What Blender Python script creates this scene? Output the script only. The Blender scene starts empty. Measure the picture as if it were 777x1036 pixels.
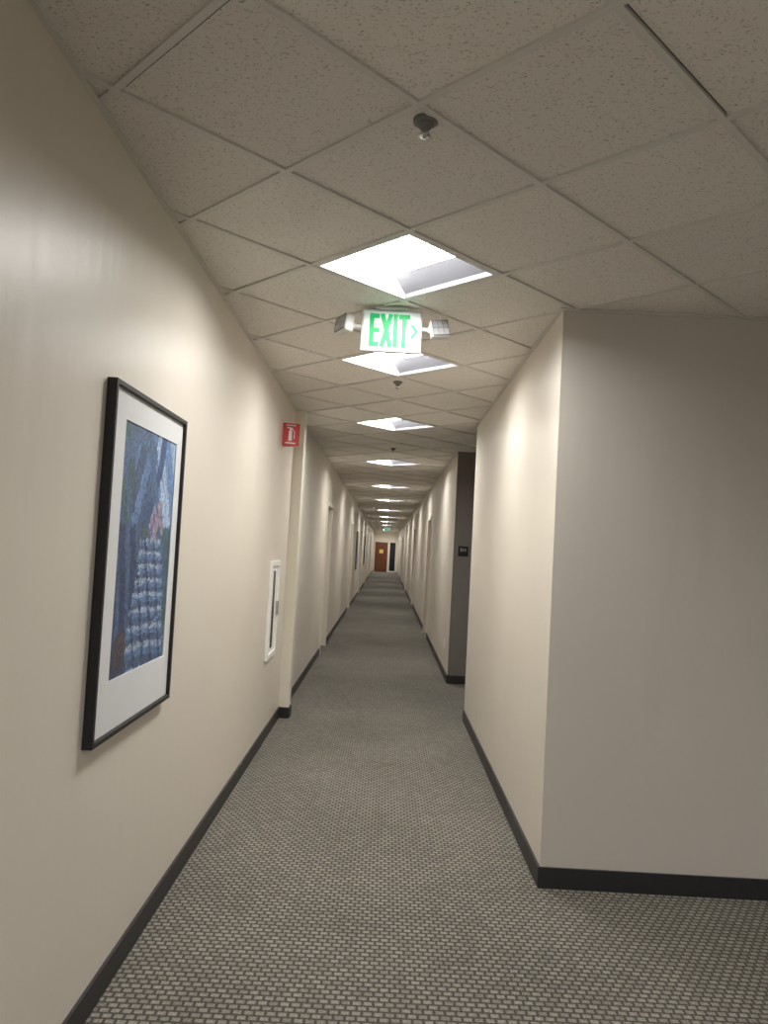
import bpy, bmesh, math, random
import numpy as np
from mathutils import Matrix, Vector
random.seed(7)
scn = bpy.context.scene
COL = scn.collection

# ------------------------------------------------------------ dimensions (m)
XL, XR = -0.95, 0.86
H = 2.96
YB, YF = -4.0, 56.0
YC = 3.98            # corner wall facing the camera
XE = 6.0
P0, P1 = 7.8, 9.9    # side passage
T = 0.63
GX, GY = 0.025, 3.53 - T/math.sqrt(2)

# ------------------------------------------------------------ materials
def new_mat(name):
    m = bpy.data.materials.new(name); m.use_nodes = True
    nt = m.node_tree
    return m, nt, nt.nodes['Principled BSDF']

def plain(name, col, rough=0.5, metal=0.0, emis=None, es=0.0, noise=0.0, nscale=20):
    m, nt, b = new_mat(name)
    b.inputs['Base Color'].default_value = (*col, 1)
    b.inputs['Roughness'].default_value = rough
    b.inputs['Metallic'].default_value = metal
    if emis:
        b.inputs['Emission Color'].default_value = (*emis, 1)
        b.inputs['Emission Strength'].default_value = es
    if noise > 0:
        tc = nt.nodes.new('ShaderNodeTexCoord')
        n = nt.nodes.new('ShaderNodeTexNoise'); n.inputs['Scale'].default_value = nscale
        n.inputs['Detail'].default_value = 4
        r = nt.nodes.new('ShaderNodeMix'); r.data_type = 'RGBA'
        r.inputs[6].default_value = (*[c*(1-noise) for c in col], 1)
        r.inputs[7].default_value = (*[min(1, c*(1+noise)) for c in col], 1)
        nt.links.new(tc.outputs['Object'], n.inputs['Vector'])
        nt.links.new(n.outputs['Fac'], r.inputs[0])
        nt.links.new(r.outputs[2], b.inputs['Base Color'])
    return m

def wall_mat(name, col, rough=0.38):
    m, nt, b = new_mat(name)
    tc = nt.nodes.new('ShaderNodeTexCoord')
    n1 = nt.nodes.new('ShaderNodeTexNoise'); n1.inputs['Scale'].default_value = 1.3
    n1.inputs['Detail'].default_value = 3
    mx = nt.nodes.new('ShaderNodeMix'); mx.data_type = 'RGBA'
    mx.inputs[6].default_value = (*[c*0.96 for c in col], 1)
    mx.inputs[7].default_value = (*[c*1.03 for c in col], 1)
    nt.links.new(tc.outputs['Object'], n1.inputs['Vector'])
    nt.links.new(n1.outputs['Fac'], mx.inputs[0])
    nt.links.new(mx.outputs[2], b.inputs['Base Color'])
    n2 = nt.nodes.new('ShaderNodeTexNoise'); n2.inputs['Scale'].default_value = 170
    n2.inputs['Detail'].default_value = 2
    mp = nt.nodes.new('ShaderNodeMapping'); mp.inputs['Scale'].default_value = (4, 4, 0.35)
    n3 = nt.nodes.new('ShaderNodeTexNoise'); n3.inputs['Scale'].default_value = 1.6
    nt.links.new(tc.outputs['Object'], n2.inputs['Vector'])
    nt.links.new(tc.outputs['Object'], mp.inputs['Vector'])
    nt.links.new(mp.outputs[0], n3.inputs['Vector'])
    bp = nt.nodes.new('ShaderNodeBump'); bp.inputs['Distance'].default_value = 0.0006
    bp.inputs['Strength'].default_value = 0.5
    bp2 = nt.nodes.new('ShaderNodeBump'); bp2.inputs['Distance'].default_value = 0.008
    bp2.inputs['Strength'].default_value = 0.7
    nt.links.new(n2.outputs['Fac'], bp.inputs['Height'])
    nt.links.new(n3.outputs['Fac'], bp2.inputs['Height'])
    nt.links.new(bp2.outputs[0], bp.inputs['Normal'])
    nt.links.new(bp.outputs[0], b.inputs['Normal'])
    b.inputs['Roughness'].default_value = rough
    return m

M_wall = wall_mat('paint_cream', (0.69, 0.635, 0.55))
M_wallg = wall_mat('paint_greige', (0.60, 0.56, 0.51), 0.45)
M_dark = wall_mat('paint_passage_shade', (0.18, 0.165, 0.145), 0.5)  # passage walls get little light; their shade is put into the base colour
M_base = plain('rubber_base', (0.022, 0.021, 0.023), 0.45, noise=0.2)
M_trim = plain('trim_paint', (0.80, 0.75, 0.64), 0.35, noise=0.04)
M_wood = plain('door_wood', (0.15, 0.045, 0.018), 0.4, noise=0.3, nscale=8)
M_tbar = plain('tbar_enamel', (0.66, 0.63, 0.58), 0.45, noise=0.05)
M_plen = plain('plenum_dark', (0.03, 0.03, 0.03), 0.9, noise=0.1)
M_white = plain('white_plastic', (0.75, 0.75, 0.72), 0.35, noise=0.03)
M_black = plain('black_metal', (0.008, 0.008, 0.009), 0.55, noise=0.1)
M_grey = plain('grey_metal', (0.16, 0.155, 0.15), 0.4, noise=0.1)
M_red = plain('red_plastic', (0.55, 0.010, 0.008), 0.4, noise=0.05)
M_signw = plain('sign_white', (0.85, 0.85, 0.83), 0.4, noise=0.02)
M_glass = plain('dark_glass', (0.02, 0.025, 0.03), 0.08, noise=0.1)
M_chrome = plain('chrome', (0.6, 0.6, 0.58), 0.25, 1.0, noise=0.05)
M_lens = plain('lamp_lens', (0.55, 0.56, 0.58), 0.15, 0.4, noise=0.2, nscale=150)
M_panel = plain('troffer_diffuser', (0.9, 0.9, 0.9), 0.5, emis=(1.0, 0.985, 0.96), es=46.0)
M_troff = plain('troffer_reflector', (0.095, 0.095, 0.105), 0.45, noise=0.02)
M_trofe = plain('troffer_rim', (0.7, 0.7, 0.7), 0.4, noise=0.02)
M_exitg = plain('exit_green', (0.0, 0.28, 0.07), 0.5, emis=(0.0, 0.50, 0.13), es=0.45)
M_exitw = plain('exit_face', (0.78, 0.82, 0.82), 0.4, emis=(0.8, 1.0, 0.95), es=0.22)
M_mat = plain('mat_board', (0.68, 0.69, 0.69), 0.7, noise=0.02)

def carpet():
    m, nt, b = new_mat('carpet')
    tc = nt.nodes.new('ShaderNodeTexCoord')
    br = nt.nodes.new('ShaderNodeTexBrick')
    br.offset = 0.5; br.offset_frequency = 2; br.squash = 1.0
    br.inputs['Scale'].default_value = 1.0
    br.inputs['Brick Width'].default_value = 0.040
    br.inputs['Row Height'].default_value = 0.031
    br.inputs['Mortar Size'].default_value = 0.0080
    br.inputs['Mortar Smooth'].default_value = 0.7
    br.inputs['Color1'].default_value = (0.275, 0.26, 0.222, 1)
    br.inputs['Color2'].default_value = (0.20, 0.188, 0.16, 1)
    br.inputs['Mortar'].default_value = (0.078, 0.070, 0.058, 1)
    nt.links.new(tc.outputs['Object'], br.inputs['Vector'])
    n = nt.nodes.new('ShaderNodeTexNoise'); n.inputs['Scale'].default_value = 150
    n.inputs['Detail'].default_value = 3
    nt.links.new(tc.outputs['Object'], n.inputs['Vector'])
    mr = nt.nodes.new('ShaderNodeMapRange')
    mr.inputs[1].default_value = 0.3; mr.inputs[2].default_value = 0.7
    mr.inputs[3].default_value = 0.5; mr.inputs[4].default_value = 1.5
    nt.links.new(n.outputs['Fac'], mr.inputs[0])
    n2 = nt.nodes.new('ShaderNodeTexNoise'); n2.inputs['Scale'].default_value = 1.2
    nt.links.new(tc.outputs['Object'], n2.inputs['Vector'])
    mr2 = nt.nodes.new('ShaderNodeMapRange')
    mr2.inputs[1].default_value = 0.3; mr2.inputs[2].default_value = 0.7
    mr2.inputs[3].default_value = 0.9; mr2.inputs[4].default_value = 1.1
    nt.links.new(n2.outputs['Fac'], mr2.inputs[0])
    mu = nt.nodes.new('ShaderNodeMath'); mu.operation = 'MULTIPLY'
    nt.links.new(mr.outputs[0], mu.inputs[0]); nt.links.new(mr2.outputs[0], mu.inputs[1])
    vm = nt.nodes.new('ShaderNodeVectorMath'); vm.operation = 'SCALE'
    nt.links.new(br.outputs['Color'], vm.inputs[0]); nt.links.new(mu.outputs[0], vm.inputs['Scale'])
    nt.links.new(vm.outputs[0], b.inputs['Base Color'])
    bp = nt.nodes.new('ShaderNodeBump'); bp.inputs['Distance'].default_value = 0.003
    bp.inputs['Strength'].default_value = 0.6; bp.invert = True
    nt.links.new(br.outputs['Fac'], bp.inputs['Height'])
    nt.links.new(bp.outputs[0], b.inputs['Normal'])
    b.inputs['Roughness'].default_value = 0.95
    b.inputs['Specular IOR Level'].default_value = 0.15
    return m
M_carpet = carpet()

def tile_mat():
    m, nt, b = new_mat('ceiling_tile')
    tc = nt.nodes.new('ShaderNodeTexCoord')
    mp = nt.nodes.new('ShaderNodeMapping'); mp.inputs['Rotation'].default_value = (0, 0, 0.785)
    mp.inputs['Scale'].default_value = (1, 1.8, 1)
    nt.links.new(tc.outputs['Object'], mp.inputs['Vector'])
    n = nt.nodes.new('ShaderNodeTexNoise'); n.inputs['Scale'].default_value = 105
    n.inputs['Detail'].default_value = 2; n.inputs['Distortion'].default_value = 0.5
    nt.links.new(mp.outputs[0], n.inputs['Vector'])
    cr = nt.nodes.new('ShaderNodeValToRGB')
    cr.color_ramp.elements[0].position = 0.335; cr.color_ramp.elements[0].color = (0.40, 0.37, 0.32, 1)
    cr.color_ramp.elements[1].position = 0.39; cr.color_ramp.elements[1].color = (0.78, 0.74, 0.68, 1)
    nt.links.new(n.outputs['Fac'], cr.inputs[0])
    at = nt.nodes.new('ShaderNodeAttribute'); at.attribute_name = 'tint'
    vm = nt.nodes.new('ShaderNodeVectorMath'); vm.operation = 'SCALE'
    nt.links.new(cr.outputs[0], vm.inputs[0]); nt.links.new(at.outputs['Fac'], vm.inputs['Scale'])
    nt.links.new(vm.outputs[0], b.inputs['Base Color'])
    bp = nt.nodes.new('ShaderNodeBump'); bp.inputs['Distance'].default_value = 0.002
    bp.inputs['Strength'].default_value = 0.5
    nt.links.new(cr.outputs[0], bp.inputs['Height']); nt.links.new(bp.outputs[0], b.inputs['Normal'])
    b.inputs['Roughness'].default_value = 0.9
    return m
M_tile = tile_mat()

# ------------------------------------------------------------ helpers
def bx(bm, x0, x1, y0, y1, z0, z1, mi=0):
    vs = [bm.verts.new((x, y, z)) for z in (z0, z1) for y in (y0, y1) for x in (x0, x1)]
    for f in ((0,2,3,1),(4,5,7,6),(0,1,5,4),(2,6,7,3),(0,4,6,2),(1,3,7,5)):
        fc = bm.faces.new([vs[i] for i in f]); fc.material_index = mi
def mkobj(name, bm, mats, parent=None, loc=None, bevel=0, smooth=False, rot=None):
    me = bpy.data.meshes.new(name)
    bmesh.ops.recalc_face_normals(bm, faces=bm.faces[:])
    bm.to_mesh(me); bm.free()
    for m in (mats if isinstance(mats, (list, tuple)) else [mats]): me.materials.append(m)
    o = bpy.data.objects.new(name, me); COL.objects.link(o)
    if loc: o.location = loc
    if rot: o.rotation_euler = rot
    if parent: o.parent = parent
    if bevel:
        md = o.modifiers.new('bevel', 'BEVEL'); md.width = bevel; md.segments = 3
        md.limit_method = 'ANGLE'
    if smooth:
        for p in me.polygons: p.use_smooth = True
    return o
def boxes(name, lst, mat, parent=None, bevel=0, loc=None, rot=None, negx=None):
    bm = bmesh.new()
    for b_ in lst: bx(bm, *b_)
    o = mkobj(name, bm, mat, parent, loc, bevel, rot=rot)
    if negx is not None:
        for p in o.data.polygons:
            if abs(p.normal.x) > 0.9 and abs(p.center.x-negx) < 1e-3: p.material_index = 1
    return o
def empty(name, loc=(0, 0, 0), rot=(0, 0, 0)):
    e = bpy.data.objects.new(name, None); e.location = loc; e.rotation_euler = rot
    e.empty_display_size = 0.1; COL.objects.link(e); return e
def lathe(name, prof, mat, parent=None, loc=None, rot=None, seg=32):
    bm = bmesh.new(); rings = []
    for r, z in prof:
        rings.append([bm.verts.new((r*math.cos(2*math.pi*i/seg), r*math.sin(2*math.pi*i/seg), z)) for i in range(seg)])
    for a, b_ in zip(rings, rings[1:]):
        for i in range(seg):
            bm.faces.new((a[i], a[(i+1) % seg], b_[(i+1) % seg], b_[i]))
    bm.faces.new(rings[0][::-1]); bm.faces.new(rings[-1])
    o = mkobj(name, bm, mat, parent, loc, rot=rot)
    for p in o.data.polygons: p.use_smooth = len(p.vertices) == 4
    return o
def stick(bm, p, q, w, d0, d1, mi=0):
    p = Vector((p[0], 0, p[1])); q = Vector((q[0], 0, q[1])); d = (q-p).normalized()
    n = Vector((-d.z, 0, d.x))*w/2
    c = [p+n, p-n, q-n, q+n]
    a = [bm.verts.new((v.x, d0, v.z)) for v in c]; b_ = [bm.verts.new((v.x, d1, v.z)) for v in c]
    bm.faces.new(a); bm.faces.new(b_[::-1])
    for i in range(4): bm.faces.new((a[i], b_[i], b_[(i+1) % 4], a[(i+1) % 4]))

# ------------------------------------------------------------ floor
boxes('floor', [(XL-0.5, XE+0.3, YB-0.3, YF+0.3, -0.1, 0)], M_carpet)

# ------------------------------------------------------------ ceiling tiles / grid / troffers
rects = [(XL, XE, YB, YC), (XL, XR, YC, YF), (XR, 4.0, P0, P1)]
def clip_poly(poly, r):
    x0, x1, y0, y1 = r
    for ax, val, sg in ((0, x0, 1), (0, x1, -1), (1, y0, 1), (1, y1, -1)):
        out = []
        for i in range(len(poly)):
            a, b_ = poly[i], poly[(i+1) % len(poly)]
            da, db = (a[ax]-val)*sg, (b_[ax]-val)*sg
            if da >= 0: out.append(a)
            if (da >= 0) != (db >= 0):
                t = da/(da-db); out.append((a[0]+(b_[0]-a[0])*t, a[1]+(b_[1]-a[1])*t))
        poly = out
        if len(poly) < 3: return []
    return poly
q2 = math.sqrt(2)
def g2w(s, r): return (GX+(s-r)*T/q2, GY+(s+r)*T/q2)
def w2g(x, y):
    return (((x-GX)+(y-GY))/q2/T, ((y-GY)-(x-GX))/q2/T)
lights = [(n, n) for n in (0, 2, 5, 9, 14, 19, 25, 31, 37, 43, 49, 54, 57)] + [(-4, -4), (-1, -7), (2, -10), (-4, -10), (-7, -7)]  # second list: unseen troffers; all but the first added to brighten the near area
lset = set(lights)
# tiles sitting slightly off the grid: which side leaves a shadow gap
loose = {(-1, 0): 0, (-2, -1): 0, (0, 1): 0, (-1, -3): 3, (-1, 1): 1}
bm = bmesh.new()
bars = bmesh.new()
def bar(bmb, poly, z0, z1):
    a = [bmb.verts.new((x, y, z0)) for x, y in poly]; b_ = [bmb.verts.new((x, y, z1)) for x, y in poly]
    bmb.faces.new(a[::-1]); bmb.faces.new(b_)
    for i in range(len(poly)):
        bmb.faces.new((a[i], a[(i+1) % len(poly)], b_[(i+1) % len(poly)], b_[i]))
ZT = H + 0.006
lay = bm.faces.layers.float.new('tint')
for rc in rects:
    cs = [w2g(x, y) for x in rc[:2] for y in rc[2:]]
    smin, smax = math.floor(min(c[0] for c in cs)), math.ceil(max(c[0] for c in cs))
    rmin, rmax = math.floor(min(c[1] for c in cs)), math.ceil(max(c[1] for c in cs))
    for i in range(smin, smax+1):
        for j in range(rmin, rmax+1):
            rnd = random.Random(i*1009+j*9173)
            if (i, j) in lset: continue
            g = [0, 0, 0, 0]
            k = rnd.random()
            if k < 0.10 and i+j > 2: g[rnd.choice([0, 1, 1, 3])] = 0.040
            if (i, j) in loose: g[loose[(i, j)]] = 0.029 if loose[(i, j)] else 0.032
            s0, s1, r0, r1 = i+g[0], i+1-g[1], j+g[2], j+1-g[3]
            p = clip_poly([g2w(s0, r0), g2w(s1, r0), g2w(s1, r1), g2w(s0, r1)], rc)
            if len(p) >= 3:
                f = bm.faces.new([bm.verts.new((x, y, ZT)) for x, y in p][::-1])
                f[lay] = rnd.uniform(0.95, 1.04)
    hw = 0.012/T
    for i in range(smin, smax+1):
        p = clip_poly([g2w(i-hw, rmin), g2w(i+hw, rmin), g2w(i+hw, rmax+1), g2w(i-hw, rmax+1)], rc)
        if len(p) >= 3: bar(bars, p, H-0.002, H+0.012)
    for j in range(rmin, rmax+1):
        p = clip_poly([g2w(smin, j-hw), g2w(smax+1, j-hw), g2w(smax+1, j+hw), g2w(smin, j+hw)], rc)
        if len(p) >= 3: bar(bars, p, H-0.0025, H+0.0125)
for x0, x1, y0, y1 in rects:   # dark plenum lid
    f = bm.faces.new([bm.verts.new(v) for v in ((x0, y0, H+0.2), (x1, y0, H+0.2), (x1, y1, H+0.2), (x0, y1, H+0.2))])
    f.material_index = 1
ceil = mkobj('ceiling', bm, [M_tile, M_plen])
trg = mkobj('trim_ceiling_grid', bars, M_tbar)
boxes('trim_wall_angle', [(XL, XL+0.02, YB, YF, H-0.004, H+0.004), (XR-0.02, XR, YC-0.02, P0, H-0.004, H+0.004),
      (XR-0.02, XR, P1, YF, H-0.004, H+0.004), (XR, XE, YC-0.02, YC, H-0.0045, H+0.0035)], M_tbar)

first = None
for k, (i, j) in enumerate(lights):
    cx, cy = g2w(i+.5, j+.5)
    e = empty('ceiling_troffer', (cx, cy, H), (0, 0, math.pi/4))
    w = T/2-0.012; d = 0.095
    if first is None:
        bm = bmesh.new()
        def ring(wx, wy, z): return [bm.verts.new(v) for v in ((-wx, -wy, z), (wx, -wy, z), (wx, wy, z), (-wx, wy, z))]
        rs = [ring(w, w, -0.001), ring(w-.018, w-.018, -0.001), ring(w-.022, w-.022, 0.02), ring(w-.11, w-.03, d)]
        for ri, (a, b_) in enumerate(zip(rs, rs[1:])):
            for q in range(4):
                f = bm.faces.new((a[q], a[(q+1) % 4], b_[(q+1) % 4], b_[q]))
                f.material_index = 1 if ri == 0 or q == 2 else 0
        o = mkobj('housing', bm, [M_troff, M_trofe], e)
        bm = bmesh.new()
        f = bm.faces.new([bm.verts.new(v) for v in ((-w+.11, -w+.03, d-.001), (w-.11, -w+.03, d-.001), (w-.11, w-.03, d-.001), (-w+.11, w-.03, d-.001))])
        me = bpy.data.meshes.new('diffuser'); bm.to_mesh(me); bm.free(); me.materials.append(M_panel)
        o2 = bpy.data.objects.new('diffuser', me); COL.objects.link(o2); o2.parent = e
        first = (o.data, me)
    else:
        for d_, n_ in zip(first, ('housing', 'diffuser')):
            o = bpy.data.objects.new(n_, d_); COL.objects.link(o); o.parent = e

# ------------------------------------------------------------ walls
DH = 2.3
dl = [(11.9, 12.95), (20.2, 21.2), (28.0, 29.0), (36.0, 37.0), (45.0, 46.0)]
dr = [(15.0, 16.0), (23.0, 24.0), (31.5, 32.5), (40.0, 41.0), (48.0, 49.0)]
WT = 0.17
def wall_run(openings, y0, y1, xa, xb):
    L = []; y = y0
    for a, b_ in openings:
        L.append((xa, xb, y, a, 0, H+0.2)); L.append((xa, xb, a, b_, DH, H+0.2)); y = b_
    L.append((xa, xb, y, y1, 0, H+0.2)); return L
boxes('wall_left', wall_run(dl, YB, YF, XL-WT, XL), M_wall)
boxes('wall_left_pilaster', [(XL, XL+0.095, 7.45, 7.62, 0, H)], M_trim)
boxes('wall_right', [(XR, XR+0.12, YC+0.12, P0-0.12, 0, H+0.2)] + wall_run(dr, P1+0.12, YF, XR, XR+WT), M_wall)
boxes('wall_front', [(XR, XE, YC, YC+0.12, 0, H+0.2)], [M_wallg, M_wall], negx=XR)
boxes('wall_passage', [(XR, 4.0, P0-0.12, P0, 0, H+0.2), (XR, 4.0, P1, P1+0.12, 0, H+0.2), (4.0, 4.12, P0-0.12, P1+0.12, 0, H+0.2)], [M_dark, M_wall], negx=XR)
boxes('wall_back', [(XL-WT, XE+WT, YB-0.15, YB, 0, H+0.2)], M_wallg)
boxes('wall_east', [(XE, XE+WT, YB, YC+0.12, 0, H+0.2)], M_wallg)
boxes('wall_end', [(XL-WT, XR+WT, YF, YF+0.15, 0, H+0.2)], M_trim)

bh, bt = 0.102, 0.012
L = []; y = YB
L += [(XL, XL+bt, YB, 7.45, 0, bh), (XL, XL+0.095+bt, 7.45-bt, 7.45, 0, bh), (XL+0.095, XL+0.095+bt, 7.45, 7.62, 0, bh)]
y = 7.62
for a, b_ in dl: L.append((XL, XL+bt, y, a-0.06, 0, bh)); y = b_+0.06
L.append((XL, XL+bt, y, YF, 0, bh))
boxes('baseboard_left', L, M_base)
L = [(XR-bt, XR, YC-bt, P0+0.002, 0, bh)]; y = P1-bt
for a, b_ in dr: L.append((XR-bt, XR, y, a-0.06, 0, bh)); y = b_+0.06
L.append((XR-bt, XR, y, YF, 0, bh))
boxes('baseboard_right', L, M_base)
boxes('baseboard_front', [(XR, XE, YC-bt, YC, 0, bh)], M_base)
boxes('baseboard_passage', [(XR, 4.0, P1-bt, P1, 0, bh), (XR, 4.0, P0, P0+bt, 0, bh)], M_base)

# doors
def side_door(idx, y0, y1, xw, sgn):
    e = empty('door_%d' % idx, (xw, (y0+y1)/2, 0)); hw = (y1-y0)/2
    def sx(a, b_): return (min(a*sgn, b_*sgn), max(a*sgn, b_*sgn))
    c = sx(-WT, 0.022)
    boxes('casing', [(*c, -hw-0.05, -hw+0.01, 0, DH+0.05), (*c, hw-0.01, hw+0.05, 0, DH+0.05), (*c, -hw, hw, DH-0.01, DH+0.05)], M_trim, e)
    p = sx(-0.17, -0.125)
    boxes('slab', [(*p, -hw+0.012, hw-0.012, 0.008, DH-0.012)], M_wood, e, 0.003)
    k = sx(-0.13, -0.07)
    boxes('lever', [(*k, hw-0.10, hw-0.07, 1.0, 1.03), (*sx(-0.08, -0.065), hw-0.2, hw-0.07, 1.003, 1.027)], M_chrome, e, 0.003)
n = 1
for a, b_ in dl: side_door(n, a, b_, XL, 1); n += 1
for a, b_ in dr: side_door(n, a, b_, XR, -1); n += 1
e = empty('door_%d' % n, (-0.36, YF, 0))
boxes('slab', [(-0.46, 0.46, -0.05, -0.005, 0.01, 2.15)], M_wood, e)
boxes('casing', [(-0.53, -0.46, -0.06, 0, 0, 2.22), (0.46, 0.53, -0.06, 0, 0, 2.22), (-0.46, 0.46, -0.06, 0, 2.15, 2.22)], M_trim, e)
boxes('notice', [(-0.14, 0.14, -0.056, -0.05, 1.35, 1.62)], plain('notice_yellow', (0.8, 0.6, 0.12), 0.6, noise=0.05), e)
boxes('lever', [(0.30, 0.42, -0.10, -0.05, 1.0, 1.03)], M_chrome, e)
e = empty('window_1', (0.46, YF, 0))
boxes('pane', [(-0.2, 0.2, -0.03, -0.005, 0.1, 2.15)], M_glass, e)
boxes('sash', [(-0.24, -0.2, -0.05, 0, 0.0, 2.22), (0.2, 0.24, -0.05, 0, 0.0, 2.22), (-0.2, 0.2, -0.05, 0, 2.15, 2.22), (-0.2, 0.2, -0.05, 0, 0, 0.1)], M_trim, e)

# ------------------------------------------------------------ framed print
def paint():
    W, Hh = 230, 320
    rng = np.random.RandomState(5)
    img = np.zeros((Hh, W, 3)) + np.array([0.05, 0.10, 0.22])
    sea = np.array([0.10, 0.18, 0.34]); navy = np.array([0.02, 0.04, 0.10]); pale = np.array([0.27, 0.36, 0.50])
    lil = np.array([0.30, 0.24, 0.33]); tan = np.array([0.27, 0.22, 0.25]); gr = np.array([0.06, 0.12, 0.13])
    slate = np.array([0.06, 0.10, 0.19])
    def target(u, v):
        wob = 0.03*math.sin(23*u+11*v)+0.03*math.sin(17*v-9*u)
        hwid = 0.38-0.34*max(0, v-0.02)
        if v < 0.54 and abs(u-0.60+wob*0.4) < hwid and u < 0.97:
            vv = v**1.25
            fr = (vv*17+0.8*(u-0.6)*(0.9 if u > 0.6 else 0.2)) % 1.0
            c = pale if fr > 0.70 else (sea*1.1 if fr > 0.38 else slate*1.2)
            if abs(((u*6+v*3) % 1)-0.5) < 0.13: c = c*0.45
            return c
        if (u-0.66)**2*7+(v-0.60+wob)**2*26 < 0.13+0.05*math.sin(31*u+13*v):
            return lil if math.sin(80*u+67*v) > -0.15 else (tan if math.sin(45*u-38*v) > 0 else sea*0.8)
        if v > 0.60:
            d1 = abs(v-(0.98-0.9*(u-0.30)**2*2.4)+wob); d2 = abs(u-0.46-0.28*math.sin(4*(v-0.6)))
            if d1 < 0.05: return sea*0.75
            if d2 < 0.055: return navy*2
            if u < 0.22: return gr if math.sin(40*u+25*v) > 0 else sea*0.7
            if u > 0.60: return pale*1.15 if math.sin(20*u+14*v) > -0.1 else sea*1.2
            return sea*1.15 if math.sin(26*u-19*v) > 0.1 else slate
        if v < 0.17 and (u-0.15)**2*10+(v-0.09)**2*16 < 0.11: return np.array([0.07, 0.06, 0.075])
        if u < 0.35: return navy*1.3 if math.sin(36*u+9*v+8*wob) > -0.4 else sea*0.65
        if v < 0.12: return slate*1.2
        return gr*0.9 if math.sin(30*u+22*v) > 0 else slate
    yy, xx = np.mgrid[0:Hh, 0:W]
    for s in range(12000):
        x, y = rng.rand()*W, rng.rand()*Hh
        c = target(x/W, y/Hh)*(1+rng.randn()*0.25)+rng.randn(3)*0.012
        big = s < 1400
        a = rng.uniform(7, 14) if big else rng.uniform(2, 4.5); b_ = a*rng.uniform(0.25, 0.5)
        th = rng.randn()*0.5+(1.2 if y/Hh > 0.52 or x/W < 0.3 else 0.15)
        x0, x1, y0, y1 = int(max(0, x-a)), int(min(W, x+a+1)), int(max(0, y-a)), int(min(Hh, y+a+1))
        X = xx[y0:y1, x0:x1]-x; Y = yy[y0:y1, x0:x1]-y
        m_ = ((X*math.cos(th)+Y*math.sin(th))/a)**2+((-X*math.sin(th)+Y*math.cos(th))/b_)**2 < 1
        img[y0:y1, x0:x1][m_] = np.clip(c, 0.004, 0.9)
    return img
img = paint()
FY0, FY1, FZ0, FZ1 = 2.52, 3.415, 0.96, 2.18
e = empty('framed_picture', (XL, 0, 0))
fw, fd = 0.018, 0.035
boxes('frame', [(0, fd, FY0, FY0+fw, FZ0, FZ1), (0, fd, FY1-fw, FY1, FZ0, FZ1), (0, fd, FY0+fw, FY1-fw, FZ0, FZ0+fw), (0, fd, FY0+fw, FY1-fw, FZ1-fw, FZ1)], M_black, e, 0.002)
boxes('backing', [(0.001, 0.015, FY0+0.01, FY1-0.01, FZ0+0.01, FZ1-0.01)], M_white, e)
AY0, AY1, AZ0, AZ1 = 2.67, 3.315, 1.155, 2.065
boxes('mat', [(0.015, 0.021, FY0+fw-.004, AY0, FZ0+fw-.004, FZ1-fw+.004), (0.015, 0.021, AY1, FY1-fw+.004, FZ0+fw-.004, FZ1-fw+.004),
              (0.015, 0.021, AY0, AY1, FZ0+fw-.004, AZ0), (0.015, 0.021, AY0, AY1, AZ1, FZ1-fw+.004)], M_mat, e)
m, nt, b = new_mat('watercolour_print')
at = nt.nodes.new('ShaderNodeAttribute'); at.attribute_name = 'paint'
nt.links.new(at.outputs['Color'], b.inputs['Base Color']); b.inputs['Roughness'].default_value = 0.5
Hh, W = img.shape[:2]
me = bpy.data.meshes.new('print')
vs = [(0.0165, AY0+(AY1-AY0)*x/(W-1), AZ0+(AZ1-AZ0)*y/(Hh-1)) for y in range(Hh) for x in range(W)]
fs = [(y*W+x, y*W+x+1, (y+1)*W+x+1, (y+1)*W+x) for y in range(Hh-1) for x in range(W-1)]
me.from_pydata(vs, [], fs)
ca = me.color_attributes.new('paint', 'FLOAT_COLOR', 'POINT')
ca.data.foreach_set('color', np.concatenate([img.reshape(-1, 3), np.ones((Hh*W, 1))], 1).astype(np.float32).ravel())
me.materials.append(m)
o = bpy.data.objects.new('print', me); COL.objects.link(o); o.parent = e

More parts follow.
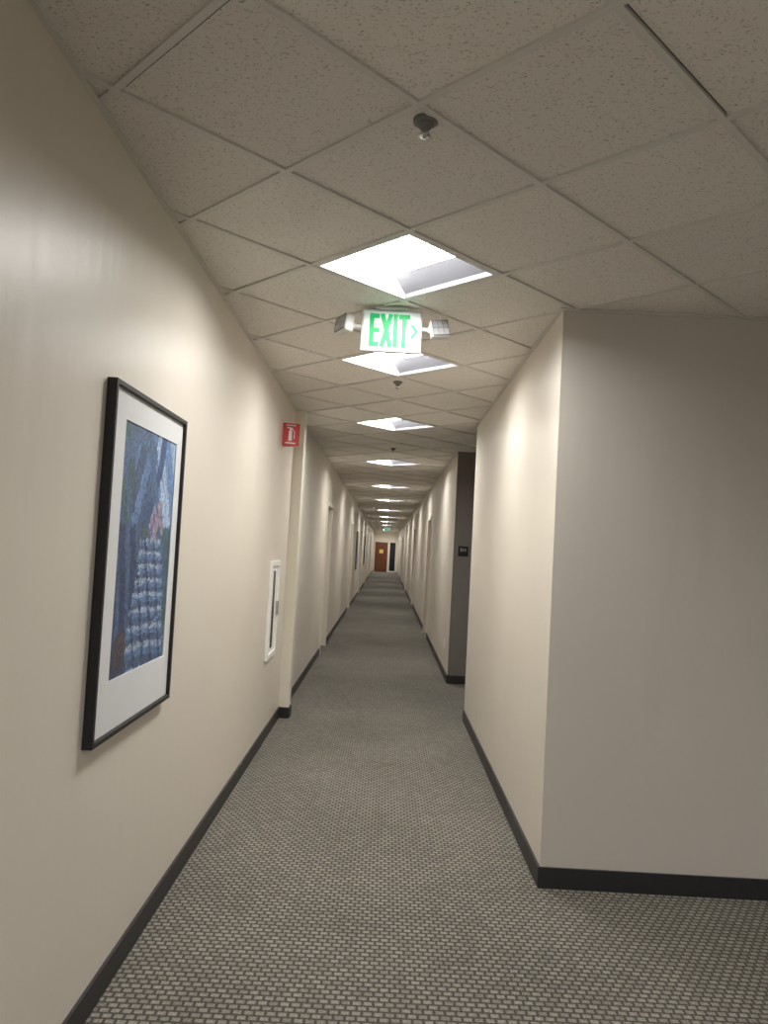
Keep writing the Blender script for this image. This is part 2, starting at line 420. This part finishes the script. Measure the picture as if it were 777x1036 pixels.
# ------------------------------------------------------------ exit signs
def exit_sign(loc):
    e = empty('exit_sign', loc)
    hw, hh = 0.164, 0.115
    boxes('housing', [(-hw, hw, -0.022, 0.022, -hh, hh)], M_white, e, 0.008)
    boxes('face_plate', [(-hw+0.012, hw-0.012, -0.0245, -0.02, -hh+0.012, hh-0.012)], M_exitw, e, 0.002)
    bm = bmesh.new(); w = 0.0235; a, b_ = -0.031, -0.0235; t, bo = 0.088, -0.088
    x = -0.118   # E
    stick(bm, (x+w/2, bo), (x+w/2, t), w, a, b_)
    for z in (t-w/2, 0.0, bo+w/2): stick(bm, (x+w, z), (x+0.052, z), w, a, b_)
    x = -0.060   # X
    stick(bm, (x+0.009, bo), (x+0.055, t), w, a, b_); stick(bm, (x+0.009, t), (x+0.055, bo), w, a+0.0004, b_)
    x = 0.009    # I
    stick(bm, (x+w/2, bo), (x+w/2, t), w, a, b_)
    x = 0.037    # T
    stick(bm, (x, t-w/2), (x+0.060, t-w/2), w, a, b_); stick(bm, (x+0.030, bo), (x+0.030, t-w), w, a, b_)
    stick(bm, (0.108, 0.034), (0.135, 0.0), 0.014, a, b_); stick(bm, (0.135, 0.0), (0.108, -0.034), 0.014, a+0.0004, b_)
    mkobj('letters', bm, M_exitg, e)
    top = H-loc[2]
    boxes('canopy', [(-0.09, 0.09, -0.045, 0.045, hh-0.002, max(hh+0.004, top+0.001))], M_white, e, 0.002)
    for s in (-1, 1):
        lathe('arm', [(0.012, 0), (0.012, 0.05)], M_white, e, (s*hw*0.98, 0.0, 0.02), (0, s*math.pi/2, 0), 16)
        lathe('knuckle', [(0.004, -0.02), (0.018, -0.016), (0.021, 0), (0.018, 0.016), (0.004, 0.02)], M_white, e, (s*(hw+0.05), 0.0, 0.02), None, 20)
        h = empty('lamp_head', (s*(hw+0.095), -0.012, 0.024), (math.radians(-12), math.radians(-8), math.radians(12 if s > 0 else -52)))
        h.parent = e
        boxes('head_shell', [(-0.052, 0.052, -0.02, 0.035, -0.05, 0.05)], M_white, h, 0.012)
        boxes('head_lens', [(-0.044, 0.044, -0.024, -0.019, -0.042, 0.042)], M_lens, h, 0.003)
        g = [(-0.045+i*0.029, -0.0425+i*0.029, -0.026, -0.019, -0.043, 0.043) for i in range(4)] + \
            [(-0.045, 0.045, -0.0255, -0.019, -0.043+i*0.0415, -0.0405+i*0.0415) for i in range(3)]
        boxes('lens_grid', g, M_grey, h)
    return e
exit_sign((-0.035, 4.12, 2.834))
exit_sign((0.0, 44.0, 2.80))

# ------------------------------------------------------------ sprinklers
def sprinkler(x, y):
    e = empty('fire_sprinkler', (x, y, H))
    lathe('escutcheon', [(0.037, 0.008), (0.037, -0.004), (0.031, -0.008), (0.026, -0.008)], M_grey, e)
    lathe('body', [(0.026, -0.006), (0.024, -0.014), (0.016, -0.022), (0.011, -0.028)], M_grey, e)
    boxes('frame_arms', [(-0.013, -0.009, -0.003, 0.003, -0.046, -0.020), (0.009, 0.013, -0.003, 0.003, -0.046, -0.020)], M_chrome, e)
    lathe('deflector', [(0.005, -0.042), (0.018, -0.045), (0.018, -0.047), (0.004, -0.049)], M_chrome, e, seg=24)
for p in ((0.05, 2.28), (0.02, 5.95), (0.02, 9.9)): sprinkler(*p)

# ------------------------------------------------------------ fire extinguisher sign (projecting V)
e = empty('fire_extinguisher_sign', (XL, 6.68, 2.61))
bm = bmesh.new(); hh = 0.098; wd = 0.14; sp = 0.045; th = 0.003
def prism(bm, pts, z0, z1):
    a = [bm.verts.new((x, y, z0)) for x, y in pts]; b_ = [bm.verts.new((x, y, z1)) for x, y in pts]
    bm.faces.new(a[::-1]); bm.faces.new(b_)
    for i in range(len(pts)): bm.faces.new((a[i], a[(i+1) % len(pts)], b_[(i+1) % len(pts)], b_[i]))
prism(bm, [(0, -sp), (0, -sp+th*1.5), (wd, th), (wd, 0)], -hh, hh)
prism(bm, [(0, sp), (0, sp-th*1.5), (wd, -th), (wd, 0.0)], -hh, hh)
prism(bm, [(0, -sp), (0.003, -sp), (0.003, sp), (0, sp)], -hh, hh)
mkobj('panels', bm, M_red, e)
ang = math.atan2(sp, wd)
pe = empty('pictogram', (wd/2, -sp/2-0.0015, 0), (0, 0, ang)); pe.parent = e
bm = bmesh.new()
stick(bm, (-0.006, -0.055), (-0.006, 0.03), 0.030, -0.0015, 0); stick(bm, (-0.006, 0.03), (-0.006, 0.052), 0.016, -0.0015, 0)
stick(bm, (-0.036, 0.06), (0.016, 0.052), 0.009, -0.0015, 0); stick(bm, (0.004, 0.045), (0.028, 0.03), 0.008, -0.0015, 0)
stick(bm, (0.028, 0.033), (0.028, -0.035), 0.008, -0.0015, 0)
stick(bm, (-0.045, -0.074), (0.04, -0.074), 0.010, -0.0015, 0)
stick(bm, (-0.045, 0.080), (0.04, 0.080), 0.008, -0.0015, 0)
mkobj('symbol', bm, M_signw, pe)

# ------------------------------------------------------------ extinguisher cabinet
e = empty('fire_extinguisher_cabinet', (XL, 6.60, 1.10))
a, c, d = 0.25, 0.41, 0.022
t = 0.045
boxes('trim_frame', [(0, d, -a, -a+t, -c, c), (0, d, a-t, a, -c, c), (0, d, -a+t, a-t, -c, -c+t), (0, d, -a+t, a-t, c-t, c)], M_signw, e, 0.004)
boxes('door_panel', [(0, 0.010, -a+t, a-t, -c+t, c-t)], M_signw, e)
boxes('glass_strip', [(0.010, 0.013, -0.06, 0.04, -c+t+0.04, c-t-0.04)], M_glass, e)
boxes('pull_handle', [(0.010, 0.035, a-t-0.045, a-t-0.025, -0.06, 0.06)], M_chrome, e, 0.003)

# ------------------------------------------------------------ room sign in passage
e = empty('room_number_sign', (0.985, P1, 1.685))
boxes('plate', [(-0.065, 0.065, -0.008, 0, -0.065, 0.065)], M_black, e, 0.002)
cu = bpy.data.curves.new('digits', 'FONT'); cu.body = '211'; cu.size = 0.055; cu.align_x = 'CENTER'; cu.align_y = 'CENTER'; cu.extrude = 0.001
o = bpy.data.objects.new('digits', cu); COL.objects.link(o); o.parent = e
o.location = (0, -0.009, 0.015); o.rotation_euler = (math.pi/2, 0, 0); cu.materials.append(M_signw)

# ------------------------------------------------------------ outlet, small hall items
def outlet(x, y, z, s):
    e = empty('wall_outlet', (x, y, z))
    q = (0, 0.006) if s > 0 else (-0.006, 0)
    boxes('cover', [(*q, -0.035, 0.035, -0.058, 0.058)], M_signw, e, 0.002)
    q = (0.006, 0.008) if s > 0 else (-0.008, -0.006)
    boxes('sockets', [(*q, -0.016, 0.016, 0.008, 0.038), (*q, -0.016, 0.016, -0.038, -0.008)], M_white, e)
outlet(XR, 10.6, 0.42, -1)
def hall_picture(x, y, z, s, w=0.9, h=1.2):
    e = empty('framed_picture', (x, y, z))
    def q(a, b_): return (min(a*s, b_*s), max(a*s, b_*s))
    boxes('frame', [(*q(0, 0.03), -w/2, -w/2+.025, -h/2, h/2), (*q(0, 0.03), w/2-.025, w/2, -h/2, h/2), (*q(0, 0.03), -w/2+.025, w/2-.025, -h/2, -h/2+.025), (*q(0, 0.03), -w/2+.025, w/2-.025, h/2-.025, h/2)], M_black, e)
    boxes('mat', [(*q(0, 0.012), -w/2+.02, w/2-.02, -h/2+.02, h/2-.02)], M_mat, e)
    boxes('print', [(*q(0.012, 0.014), -w/2+.15, w/2-.15, -h/2+.17, h/2-.14)], plain('print_blue', (0.08, 0.15, 0.28), 0.5, noise=0.6, nscale=14), e)
hall_picture(XL, 24.5, 1.57, 1); hall_picture(XL, 33.0, 1.57, 1)

# ------------------------------------------------------------ world + camera
w = bpy.data.worlds.new('world'); scn.world = w; w.use_nodes = True
w.node_tree.nodes['Background'].inputs[0].default_value = (0.5, 0.48, 0.45, 1)
w.node_tree.nodes['Background'].inputs[1].default_value = 0.02
cam = bpy.data.cameras.new('camera'); co = bpy.data.objects.new('camera', cam); COL.objects.link(co)
cam.sensor_fit = 'VERTICAL'; cam.sensor_height = 36; cam.lens = 780/1036*36; cam.clip_start = 0.02; cam.clip_end = 200
R = Matrix.Rotation(math.radians(0.32), 4, 'Z') @ Matrix.Rotation(math.radians(90+2.75), 4, 'X') @ Matrix.Rotation(math.radians(3.05), 4, 'Z')
co.matrix_world = Matrix.Translation((0, 0, 1.66)) @ R
scn.camera = co
scn.view_settings.view_transform = 'Standard'
scn.view_settings.look = 'None'
scn.view_settings.exposure = 0.3
